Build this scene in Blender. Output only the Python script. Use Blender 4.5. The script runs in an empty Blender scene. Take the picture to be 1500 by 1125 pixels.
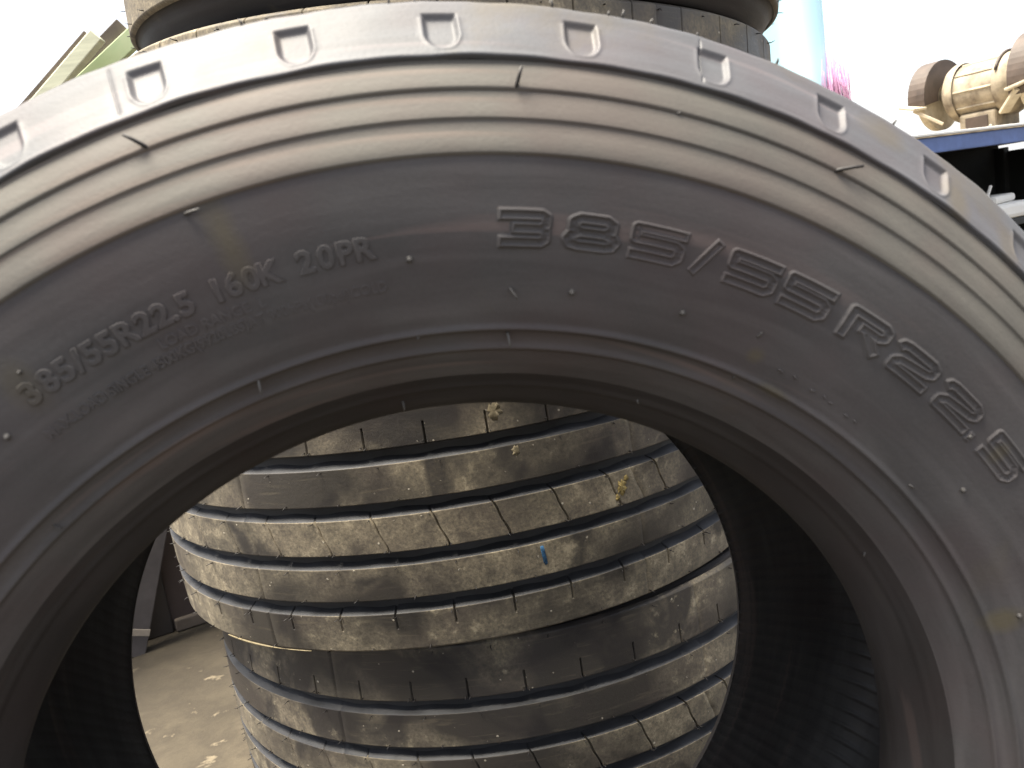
import bpy, bmesh, math, random
import numpy as np
from mathutils import Vector, Matrix, Euler

random.seed(7)
rng = np.random.default_rng(7)
sc = bpy.context.scene
COL = sc.collection
PI = math.pi

# ------------------------------------------------------------------ camera
cam_d = bpy.data.cameras.new("Camera")
cam = bpy.data.objects.new("Camera", cam_d)
COL.objects.link(cam)
cr = Vector((0.97649955, -0.1566454, -0.14802315))
cu = Vector((0.17133259, 0.14757653, 0.97409769))
cf = Vector((0.13074318, 0.97656714, -0.17094688))
cam.matrix_world = Matrix((
    (cr.x, cu.x, -cf.x, -0.00695999),
    (cr.y, cu.y, -cf.y, -0.60487846),
    (cr.z, cu.z, -cf.z, 0.37033844),
    (0, 0, 0, 1)))
cam_d.sensor_width = 36.0
cam_d.lens = 36.0 * 1249.71 / 1500.0
cam_d.clip_start = 0.01
cam_d.clip_end = 2000.0
cam_d.dof.use_dof = True
cam_d.dof.focus_distance = 1.0
cam_d.dof.aperture_fstop = 13.0
sc.camera = cam

# ------------------------------------------------------------------ sky, sun, exposure
SUN_AZ, SUN_EL = math.radians(-84), math.radians(76)       # azimuth from +Y towards +X
world = bpy.data.worlds.new("World")
sc.world = world
world.use_nodes = True
wn = world.node_tree.nodes
sky = wn.new('ShaderNodeTexSky')
sky.sky_type = 'NISHITA'
sky.sun_disc = False
sky.sun_elevation = SUN_EL
sky.sun_rotation = SUN_AZ
sky.air_density = 1.0
sky.dust_density = 3.0
sky.ozone_density = 1.0
# thin bright cloud over the whole sky
cl = wn.new('ShaderNodeMix')
cl.data_type = 'RGBA'
cl.inputs[0].default_value = 0.75
cl.inputs[7].default_value = (1.80, 1.78, 1.78, 1)
world.node_tree.links.new(sky.outputs[0], cl.inputs[6])
world.node_tree.links.new(cl.outputs[2], wn['Background'].inputs[0])
wn['Background'].inputs[1].default_value = 0.05
sun_d = bpy.data.lights.new("Sun", 'SUN')
sun_d.energy = 1.5
sun_d.angle = math.radians(38)
sun_d.color = (1.0, 0.93, 0.80)
sun = bpy.data.objects.new("Sun", sun_d)
COL.objects.link(sun)
sv = Vector((math.sin(SUN_AZ) * math.cos(SUN_EL), math.cos(SUN_AZ) * math.cos(SUN_EL), math.sin(SUN_EL)))
sun.rotation_euler = sv.to_track_quat('Z', 'Y').to_euler()
sun.location = sv * 6
sc.view_settings.view_transform = 'Standard'
sc.view_settings.look = 'None'
sc.view_settings.exposure = 3.8
sc.view_settings.gamma = 1.0

# ------------------------------------------------------------------ materials
def new_mat(name, rough=0.6, spec=0.5):
    m = bpy.data.materials.new(name)
    m.use_nodes = True
    nt = m.node_tree
    b = nt.nodes['Principled BSDF']
    b.inputs['Roughness'].default_value = rough
    b.inputs['Specular IOR Level'].default_value = spec
    return m, nt, b

def N(nt, t, **kw):
    n = nt.nodes.new(t)
    for k, v in kw.items():
        setattr(n, k, v)
    return n

def noise(nt, vec, w, scale, detail=5, rough=0.55, dist=0.0):
    n = N(nt, 'ShaderNodeTexNoise', noise_dimensions='4D')
    n.inputs['Scale'].default_value = scale
    n.inputs['Detail'].default_value = detail
    n.inputs['Roughness'].default_value = rough
    n.inputs['Distortion'].default_value = dist
    nt.links.new(vec, n.inputs['Vector'])
    if w is not None:
        nt.links.new(w, n.inputs['W'])
    return n.outputs['Fac']

def ramp(nt, fac, lo, hi, a=0.0, b=1.0):
    n = N(nt, 'ShaderNodeMapRange', clamp=True)
    n.inputs[1].default_value, n.inputs[2].default_value = lo, hi
    n.inputs[3].default_value, n.inputs[4].default_value = a, b
    nt.links.new(fac, n.inputs[0])
    return n.outputs[0]

def mix(nt, fac, a, b):
    n = N(nt, 'ShaderNodeMix', data_type='RGBA')
    for s, v in ((0, fac), (6, a), (7, b)):
        if isinstance(v, (tuple, list)):
            n.inputs[s].default_value = (*v, 1)
        elif isinstance(v, (int, float)):
            n.inputs[s].default_value = v
        else:
            nt.links.new(v, n.inputs[s])
    return n.outputs[2]

def mul(nt, a, b, op='MULTIPLY'):
    n = N(nt, 'ShaderNodeMath', operation=op)
    for i, v in enumerate((a, b)):
        if isinstance(v, (int, float)):
            n.inputs[i].default_value = v
        else:
            nt.links.new(v, n.inputs[i])
    return n.outputs[0]

def bump(nt, b, h, strength, dist):
    n = N(nt, 'ShaderNodeBump')
    n.inputs['Strength'].default_value = strength
    n.inputs['Distance'].default_value = dist
    nt.links.new(h, n.inputs['Height'])
    nt.links.new(n.outputs[0], b.inputs['Normal'])

def coords(nt, kind='Object', scale=None):
    t = N(nt, 'ShaderNodeTexCoord')
    out = t.outputs[kind]
    if scale:
        mp = N(nt, 'ShaderNodeMapping')
        mp.inputs['Scale'].default_value = scale
        nt.links.new(out, mp.inputs['Vector'])
        out = mp.outputs[0]
    return out

def rand_w(nt):
    oi = N(nt, 'ShaderNodeObjectInfo')
    return mul(nt, oi.outputs['Random'], 13.0)

def rubber_clean(name, dark, dust, amount, rough=0.6, patch=0.35, tan=(0.20, 0.165, 0.09), thr=0.60, stains=()):
    """mould-fresh sidewall rubber: fine bloom, faint scuffs along the turn, a few tan dirt marks"""
    m, nt, b = new_mat(name, rough, 0.27)
    oc = coords(nt)
    uv = coords(nt, 'UV')
    n1 = noise(nt, oc, None, 9, 4)
    st = coords(nt, 'UV', (5, 55, 1))
    n2 = noise(nt, st, None, 1.6, 3, 0.5, 0.4)
    fine = noise(nt, oc, None, 420, 3)
    d = mul(nt, ramp(nt, n1, 0.3, 0.72), 0.55)
    d = mul(nt, d, mul(nt, ramp(nt, n2, 0.42, 0.72), 0.5), 'ADD')
    d = mul(nt, d, mul(nt, ramp(nt, fine, 0.3, 0.7), 0.12), 'ADD')
    c = mix(nt, mul(nt, d, amount), dark, dust)
    hue = noise(nt, oc, None, 14, 2)
    c = mix(nt, ramp(nt, hue, 0.42, 0.62, 0, 0.35), c, tuple(x * y for x, y in zip(dark, (1.5, 1.15, 1.15))))
    arc = noise(nt, coords(nt, 'UV', (2.6, 46, 1)), None, 1.0, 4, 0.45, 0.9)
    c = mix(nt, ramp(nt, arc, 0.595, 0.665, 0, 0.42), c, tuple(x * y for x, y in zip(dust, (1.5, 1.2, 1.12))))
    dirt = noise(nt, oc, None, 7.5, 6, 0.6, 0.3)
    c = mix(nt, ramp(nt, dirt, thr, thr + 0.13, 0, patch), c, tan)
    for (adeg, rr, y, w_, h_, k) in stains:
        a = math.radians(adeg)
        mp = N(nt, 'ShaderNodeMapping', vector_type='TEXTURE')
        mp.inputs['Location'].default_value = (rr * math.sin(a), y, rr * math.cos(a))
        mp.inputs['Rotation'].default_value = (0, a, 0)
        mp.inputs['Scale'].default_value = (w_, 0.05, h_)
        nt.links.new(oc, mp.inputs['Vector'])
        ln = N(nt, 'ShaderNodeVectorMath', operation='LENGTH')
        nt.links.new(mp.outputs[0], ln.inputs[0])
        e = mul(nt, ln.outputs['Value'], mul(nt, noise(nt, oc, None, 45, 4), 0.9), 'ADD')
        c = mix(nt, ramp(nt, e, 0.75, 1.35, k, 0), c, tan)
    nt.links.new(c, b.inputs['Base Color'])
    nt.links.new(ramp(nt, n1, 0.3, 0.7, rough - 0.08, rough + 0.12), b.inputs['Roughness'])
    bump(nt, b, mul(nt, fine, mul(nt, n2, 1.5), 'ADD'), 0.25, 0.0006)
    return m

def rubber_dirty(name, cov=0.0, dark=(0.031, 0.0285, 0.0275), tan=(0.31, 0.262, 0.182), amount=1.0):
    """tread rubber under dried mud and pale specks"""
    m, nt, b = new_mat(name, 0.75, 0.3)
    oc = coords(nt)
    w = rand_w(nt)
    big = noise(nt, oc, w, 5.5, 3, 0.5, 0.4)
    mid = noise(nt, oc, w, 48, 7, 0.68, 0.1)
    fine = noise(nt, oc, w, 260, 5, 0.7)
    spk = noise(nt, oc, w, 120, 3, 0.5)
    base = mul(nt, ramp(nt, big, 0.38 + cov, 0.56 + cov), 0.85)
    md = ramp(nt, mid, 0.33, 0.68)
    f = mul(nt, mul(nt, base, md), mul(nt, base, 0.35), 'ADD')
    f = mul(nt, f, ramp(nt, fine, 0.32, 0.66, 0.30, 1.25))
    f = mul(nt, f, 0.06, 'ADD')
    c = mix(nt, mul(nt, f, amount), dark, tan)
    # warm brown film
    hue = noise(nt, oc, w, 11, 3)
    c = mix(nt, ramp(nt, hue, 0.45, 0.65, 0, 0.28), c, (0.060, 0.045, 0.046))
    # smears dragged along the tread and bare wet-looking rubber
    sm = noise(nt, coords(nt, 'UV', (14, 150, 1)), w, 1.0, 5, 0.6, 1.2)
    c = mix(nt, ramp(nt, sm, 0.56, 0.70, 0, 0.22), c, (0.22, 0.185, 0.125))
    bare = noise(nt, oc, w, 8.0, 4, 0.55, 0.8)
    c = mix(nt, ramp(nt, bare, 0.56 - cov * 0.8, 0.64 - cov * 0.8, 0, 0.75), c, (0.026, 0.0235, 0.0235))
    # crusts of dried clay
    cr1 = mul(nt, ramp(nt, mid, 0.58, 0.66), ramp(nt, big, 0.45, 0.6))
    c = mix(nt, mul(nt, cr1, 0.75), c, (0.40, 0.345, 0.24))
    # pale specks
    vo = N(nt, 'ShaderNodeTexVoronoi', voronoi_dimensions='4D')
    vo.inputs['Scale'].default_value = 85
    vo.inputs['Randomness'].default_value = 1.0
    nt.links.new(oc, vo.inputs['Vector'])
    nt.links.new(w, vo.inputs['W'])
    s = mul(nt, ramp(nt, vo.outputs['Distance'], 0.10, 0.17, 1, 0), ramp(nt, spk, 0.46, 0.53))
    c = mix(nt, mul(nt, s, 0.8), c, (0.48, 0.43, 0.34))
    nt.links.new(c, b.inputs['Base Color'])
    nt.links.new(ramp(nt, f, 0.0, 0.6, 0.42, 0.9), b.inputs['Roughness'])
    h = mul(nt, mul(nt, mid, 0.7), mul(nt, fine, 0.5), 'ADD')
    h = mul(nt, h, mul(nt, s, 0.9), 'ADD')
    bump(nt, b, h, 0.55, 0.0012)
    return m

def simple(name, col, rough=0.6, var=0.35, scale=20, spec=0.4, metal=0.0, col2=None, bmp=0.2, stretch=None):
    m, nt, b = new_mat(name, rough, spec)
    b.inputs['Metallic'].default_value = metal
    oc = coords(nt, 'Object', stretch)
    n1 = noise(nt, oc, rand_w(nt), scale, 6, 0.6)
    c2 = col2 or tuple(x * (1 - var) for x in col)
    c = mix(nt, ramp(nt, n1, 0.3, 0.7), col, c2)
    nt.links.new(c, b.inputs['Base Color'])
    bump(nt, b, n1, bmp, 0.002)
    return m

M = {}
M['bead'] = rubber_clean('bead_rubber', (0.0165, 0.0148, 0.0148), (0.042, 0.038, 0.037), 0.8, 0.66, 0.10)  # darker than the sidewall: shade towards the hole put into the colour
M['sidewall'] = rubber_clean('sidewall_rubber', (0.043, 0.0402, 0.0402), (0.100, 0.0935, 0.0925), 0.85, 0.80, 0.35, (0.085, 0.072, 0.045), 0.60,
    ((-10.6, 0.394, -0.19, 0.010, 0.030, 0.55), (72.0, 0.337, -0.178, 0.012, 0.016, 0.8), (32.3, 0.341, -0.178, 0.007, 0.006, 0.6),
     (56.0, 0.378, -0.188, 0.006, 0.010, 0.5), (-27.5, 0.379, -0.188, 0.012, 0.02, 0.35), (36.0, 0.328, -0.172, 0.016, 0.004, 0.5), (80.0, 0.40, -0.19, 0.05, 0.03, 0.3)))
M['band'] = rubber_clean('band_rubber', (0.060, 0.0555, 0.0485), (0.120, 0.111, 0.095), 0.9, 0.62, 0.45, (0.10, 0.088, 0.056))
M['shoulder'] = rubber_clean('shoulder_rubber', (0.052, 0.0505, 0.0525), (0.092, 0.096, 0.104), 0.9, 0.55, 0.8, (0.078, 0.065, 0.046), 0.52,
    ((41.5, 0.470, -0.165, 0.013, 0.020, 0.75), (46.5, 0.470, -0.165, 0.012, 0.018, 0.6), (35.0, 0.482, -0.155, 0.020, 0.012, 0.6), (-5.5, 0.478, -0.16, 0.022, 0.010, 0.35), (-9.0, 0.469, -0.165, 0.010, 0.010, 0.35), (52.0, 0.475, -0.16, 0.02, 0.02, 0.6)))
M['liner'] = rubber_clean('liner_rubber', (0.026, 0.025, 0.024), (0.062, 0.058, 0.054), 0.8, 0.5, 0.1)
M['tread'] = rubber_dirty('dirty_tread_rubber')
M['tread_dark'] = rubber_dirty('smeared_tread_rubber', 0.055)
M['groove'] = simple('groove_rubber', (0.034, 0.0345, 0.038), 0.6, 0.5, 30, 0.4)
M['stackwall'] = rubber_clean('stack_sidewall_rubber', (0.016, 0.0145, 0.015), (0.045, 0.041, 0.038), 0.9, 0.6, 0.35)  # extra dark: shade of the topmost tyre's underside put into the colour
M['hair'] = simple('rubber_hair', (0.075, 0.069, 0.064), 0.6, 0.5, 60)
M['hair_dark'] = simple('dark_rubber_hair', (0.022, 0.019, 0.018), 0.6, 0.5, 60)
M['blue_paint'] = simple('blue_tyre_paint', (0.030, 0.115, 0.235), 0.8, 0.75, 190)
M['clay'] = simple('yellow_clay', (0.40, 0.30, 0.11), 0.9, 0.75, 170, bmp=0.8)
M['flash'] = simple('lit_rubber_flash', (0.20, 0.16, 0.09), 0.7, 0.4, 80)
M['plank'] = simple('weathered_pale_wood', (0.74, 0.74, 0.54), 0.7, 0.25, 8, stretch=(1, 1, 12))
M['green'] = simple('pale_green_paint', (0.36, 0.46, 0.24), 0.6, 0.0, 14, col2=(0.46, 0.52, 0.30))
M['brown'] = simple('brown_wood', (0.12, 0.095, 0.075), 0.8, 0.4, 20)
M['post'] = simple('grey_post_paint', (0.10, 0.088, 0.085), 0.7, 0.4, 18)
M['cabinet'] = simple('dark_panel_paint', (0.030, 0.025, 0.024), 0.6, 0.5, 6)
M['cabinet_brown'] = simple('brown_panel_paint', (0.055, 0.040, 0.038), 0.6, 0.4, 6)
M['tape'] = simple('pale_tape', (0.35, 0.30, 0.24), 0.7, 0.3, 60)
M['blue_rail'] = simple('blue_rail_paint', (0.11, 0.175, 0.40), 0.5, 0.35, 25)
M['paper'] = simple('white_paper', (0.75, 0.73, 0.68), 0.9, 0.1, 20)
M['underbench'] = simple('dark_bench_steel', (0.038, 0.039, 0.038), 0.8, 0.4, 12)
M['cast'] = simple('dusty_cast_iron', (0.42, 0.36, 0.26), 0.75, 0.55, 26, col2=(0.12, 0.095, 0.07), bmp=0.5)
M['stone'] = simple('grinding_stone', (0.50, 0.44, 0.33), 0.95, 0.3, 60, bmp=0.6)
M['guard'] = simple('brown_guard_steel', (0.085, 0.062, 0.048), 0.6, 0.5, 22)
M['steel'] = simple('worn_steel', (0.30, 0.27, 0.22), 0.45, 0.4, 50, metal=0.5)
M['tarp'] = simple('light_blue_tarpaulin', (0.50, 0.78, 0.88), 0.6, 0.12, 4)
M['pink'] = simple('pink_twine', (0.76, 0.44, 0.67), 0.6, 0.4, 90)
M['ground'] = None

def ground_mat():
    m, nt, b = new_mat('dusty_concrete', 0.85, 0.25)
    oc = coords(nt)
    n1 = noise(nt, oc, None, 1.7, 6, 0.6, 0.3)
    n2 = noise(nt, oc, None, 14, 6, 0.65, 0.3)
    n3 = noise(nt, oc, None, 120, 4, 0.6)
    c = mix(nt, ramp(nt, n1, 0.35, 0.65), (0.030, 0.0245, 0.0165), (0.078, 0.064, 0.044))
    c = mix(nt, ramp(nt, n2, 0.40, 0.62, 0, 0.6), c, (0.024, 0.019, 0.014))
    c = mix(nt, ramp(nt, n2, 0.60, 0.66, 0, 0.75), c, (0.17, 0.14, 0.095))
    c = mix(nt, ramp(nt, n3, 0.35, 0.7, 0, 0.3), c, (0.035, 0.029, 0.021))
    nt.links.new(c, b.inputs['Base Color'])
    bump(nt, b, mul(nt, n2, mul(nt, n3, 0.4), 'ADD'), 0.5, 0.004)
    return m
M['ground'] = ground_mat()

# ------------------------------------------------------------------ helpers
def link(o, parent=None):
    COL.objects.link(o)
    if parent is not None:
        o.parent = parent
    return o

def tag(o, label=None, cat=None, group=None, kind=None):
    if label: o['label'] = label
    if cat: o['category'] = cat
    if group: o['group'] = group
    if kind: o['kind'] = kind
    return o

def thing(name, label, cat, loc=(0, 0, 0), rot=(0, 0, 0), group=None):
    o = bpy.data.objects.new(name, None)
    o.empty_display_size = 0.1
    o.location = loc
    o.rotation_euler = rot
    COL.objects.link(o)
    return tag(o, label, cat, group)

def mesh_np(name, V, F, mat, parent=None, UV=None, smooth=True):
    """V (n,3), F (m,4) quads"""
    me = bpy.data.meshes.new(name)
    V = np.ascontiguousarray(V, dtype=np.float32)
    F = np.ascontiguousarray(F, dtype=np.int32)
    k = F.shape[1]
    me.vertices.add(len(V))
    me.vertices.foreach_set('co', V.ravel())
    me.loops.add(F.size)
    me.loops.foreach_set('vertex_index', F.ravel())
    me.polygons.add(len(F))
    me.polygons.foreach_set('loop_start', np.arange(0, F.size, k, dtype=np.int32))
    me.polygons.foreach_set('loop_total', np.full(len(F), k, dtype=np.int32))
    me.polygons.foreach_set('use_smooth', np.full(len(F), smooth, dtype=bool))
    me.update(calc_edges=True)
    if UV is not None:
        uvl = me.uv_layers.new(name='UVMap')
        uvl.data.foreach_set('uv', np.ascontiguousarray(UV[F.ravel()], dtype=np.float32).ravel())
    me.validate()
    me.materials.append(mat)
    return link(bpy.data.objects.new(name, me), parent)

def bm_obj(name, bm, mat, parent=None, smooth=False):
    me = bpy.data.meshes.new(name)
    bmesh.ops.recalc_face_normals(bm, faces=bm.faces)
    bm.to_mesh(me)
    bm.free()
    for p in me.polygons:
        p.use_smooth = smooth
    me.materials.append(mat)
    return link(bpy.data.objects.new(name, me), parent)

def add_box(bm, c, s, rot=None, bev=0.0):
    """box centred at c, full size s"""
    r = bmesh.ops.create_cube(bm, size=1.0)
    vs = r['verts']
    bmesh.ops.scale(bm, vec=s, verts=vs)
    if bev > 0:
        es = {e for v in vs for e in v.link_edges}
        rb = bmesh.ops.bevel(bm, geom=list(es), offset=bev, segments=2, affect='EDGES', profile=0.5)
        vs = list({v for f in rb['faces'] for v in f.verts} | {v for v in vs if v.is_valid})
    if rot is not None:
        bmesh.ops.rotate(bm, cent=(0, 0, 0), matrix=rot, verts=vs)
    bmesh.ops.translate(bm, vec=c, verts=vs)

def add_bar(bm, p, q, w, d, up=(0, 0, 1), bev=0.002):
    """rectangular bar from p to q, w across, d deep"""
    p, q = Vector(p), Vector(q)
    ax = (q - p)
    L = ax.length
    ax.normalize()
    side = ax.cross(Vector(up)).normalized()
    oth = side.cross(ax).normalized()
    R = Matrix((side, ax, oth)).transposed()
    add_box(bm, (p + q) / 2, (w, L, d), R, bev)

def add_lathe(bm, prof, c, axis, seg=48, close=True):
    """prof: (radius, along axis) list revolved about axis through c"""
    ax = Vector(axis).normalized()
    t = Vector((0, 0, 1)) if abs(ax.z) < 0.9 else Vector((1, 0, 0))
    u = ax.cross(t).normalized()
    v = ax.cross(u)
    c = Vector(c)
    rings = []
    for r, h in prof:
        rings.append([bm.verts.new(c + ax * h + (u * math.cos(2 * PI * i / seg) + v * math.sin(2 * PI * i / seg)) * max(r, 1e-5)) for i in range(seg)])
    for a, b in zip(rings, rings[1:]):
        for i in range(seg):
            bm.faces.new((a[i], a[(i + 1) % seg], b[(i + 1) % seg], b[i]))

def add_tube(bm, pts, radii, seg=8):
    pts = [Vector(p) for p in pts]
    if isinstance(radii, (int, float)):
        radii = [radii] * len(pts)
    rings = []
    for i, p in enumerate(pts):
        t = (pts[min(i + 1, len(pts) - 1)] - pts[max(i - 1, 0)]).normalized()
        a = t.cross(Vector((0.31, 0.2, 0.93))).normalized()
        b = t.cross(a)
        rings.append([bm.verts.new(p + (a * math.cos(2 * PI * k / seg) + b * math.sin(2 * PI * k / seg)) * radii[i]) for k in range(seg)])
    for r0, r1 in zip(rings, rings[1:]):
        for k in range(seg):
            bm.faces.new((r0[k], r0[(k + 1) % seg], r1[(k + 1) % seg], r1[k]))
    bm.faces.new(rings[0][::-1])
    bm.faces.new(rings[-1])

def smooth_curve(ctrl, step=0.0015):
    """Catmull-Rom through control points, even spacing"""
    P = np.array(ctrl, float)
    P = np.vstack([2 * P[0] - P[1], P, 2 * P[-1] - P[-2]])
    out = []
    for i in range(1, len(P) - 2):
        p0, p1, p2, p3 = P[i - 1], P[i], P[i + 1], P[i + 2]
        n = max(2, int(np.hypot(*(p2 - p1)) / step))
        for t in np.linspace(0, 1, n, endpoint=False):
            out.append(0.5 * ((2 * p1) + (-p0 + p2) * t + (2 * p0 - 5 * p1 + 4 * p2 - p3) * t * t + (-p0 + 3 * p1 - 3 * p2 + p3) * t ** 3))
    out.append(P[-2])
    return np.array(out)

def revolve(name, prof, angs, mat, parent, axis='y', disp=None, close=True):
    """prof (m,2) of radius, height along the axis; angs closed loop of angles; disp(A,R,H,S)->dr,dh"""
    prof = np.asarray(prof, float)
    n, m = len(angs), len(prof)
    A = np.repeat(np.asarray(angs)[:, None], m, 1)
    Rr = np.repeat(prof[None, :, 0], n, 0)
    H = np.repeat(prof[None, :, 1], n, 0)
    S = np.concatenate([[0], np.cumsum(np.hypot(*np.diff(prof, axis=0).T))])
    U0 = A * 0.4
    if disp is not None:
        da, dr, dh = disp(A, Rr, H, np.repeat(S[None], n, 0))
        A, Rr, H = A + da, Rr + dr, H + dh
    if axis == 'y':
        V = np.stack([Rr * np.sin(A), H, Rr * np.cos(A)], -1)
    else:
        V = np.stack([Rr * np.sin(A), -Rr * np.cos(A), H], -1)
    i = np.arange(n)
    j = np.arange(m - 1)
    I, J = np.meshgrid(i, j, indexing='ij')
    I2 = (I + 1) % n
    F = np.stack([I * m + J, I2 * m + J, I2 * m + J + 1, I * m + J + 1], -1).reshape(-1, 4)
    UV = np.stack([U0, np.repeat(S[None], n, 0)], -1).reshape(-1, 2)
    return mesh_np(name, V.reshape(-1, 3), F, mat, parent, UV)

def sstep(a, b, x):
    t = np.clip((x - a) / (b - a), 0, 1)
    return t * t * (3 - 2 * t)

# ------------------------------------------------------------------ ground
def build_ground():
    bm = bmesh.new()
    g = [-900, -60, -12, -4, -1, 1, 4, 12, 60, 900]
    vs = [[bm.verts.new((x, y, 0)) for y in g] for x in g]
    for i in range(len(g) - 1):
        for j in range(len(g) - 1):
            bm.faces.new((vs[i][j], vs[i + 1][j], vs[i + 1][j + 1], vs[i][j + 1]))
    o = bm_obj('ground', bm, M['ground'])
    o.location.z = -0.4975
    tag(o, 'dusty brown concrete yard floor with pale dried splashes', kind='structure')
build_ground()

# ------------------------------------------------------------------ the front tyre
YC = 0.012
FRONT = smooth_curve([(0.2797, -0.114), (0.2805, -0.1195), (0.2845, -0.1275), (0.2939, -0.1395), (0.303, -0.1505), (0.314, -0.1620),
                      (0.328, -0.1725), (0.348, -0.1808), (0.368, -0.1866), (0.39, -0.1902), (0.4125, -0.1905),
                      (0.4285, -0.1868), (0.4435, -0.1817), (0.4592, -0.1753)], 0.0007)
STEPS = [0.4121, 0.4288, 0.4434, 0.4597]
def front_pt(r):
    """point (y) and unit outward normal (nr, ny) of the front sidewall at radius r"""
    y = np.interp(r, FRONT[:, 0], FRONT[:, 1])
    e = 0.002
    t = (np.interp(r + e, FRONT[:, 0], FRONT[:, 1]) - np.interp(r - e, FRONT[:, 0], FRONT[:, 1])) / (2 * e)
    L = np.sqrt(1 + t * t)
    return y, t / L, -1 / L

def with_relief(p):
    """rings, ridges and stepped bands moulded into the sidewall profile"""
    r = p[:, 0]
    o = np.zeros(len(p))
    for rc, w, h in ((0.3285, 0.0024, 0.0019), (0.3182, 0.0024, 0.0019), (0.2945, 0.0026, 0.0008)):
        o += h * np.exp(-((r - rc) / (w * 0.62)) ** 2)
    o += -0.0007 * np.exp(-((r - 0.3235) / 0.003) ** 2)
    o += -0.0006 * np.exp(-((r - 0.4588) / 0.0034) ** 2)
    amp = (0.0015, 0.0011, 0.0013)
    for k in range(3):
        a, b = STEPS[k], STEPS[k + 1]
        t = (r - a) / (b - a)
        o += np.where((t >= 0) & (t < 1), amp[k] * sstep(0, 0.075, t) * (1 - 0.97 * sstep(0.10, 1.0, t)), 0)
    y, nr, ny = front_pt(r)
    return np.stack([p[:, 0] + o * nr, p[:, 1] + o * ny], -1)

NP = 42
PH = math.radians(5.25)
def period_angles(offs_deg):
    a = []
    for k in range(NP):
        a += [PH + math.radians(360.0 / NP * k + d) for d in offs_deg]
    return np.array(sorted(a))

def mirror(p):
    q = p[::-1].copy()
    q[:, 1] = 2 * YC - q[:, 1]
    return q

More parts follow.
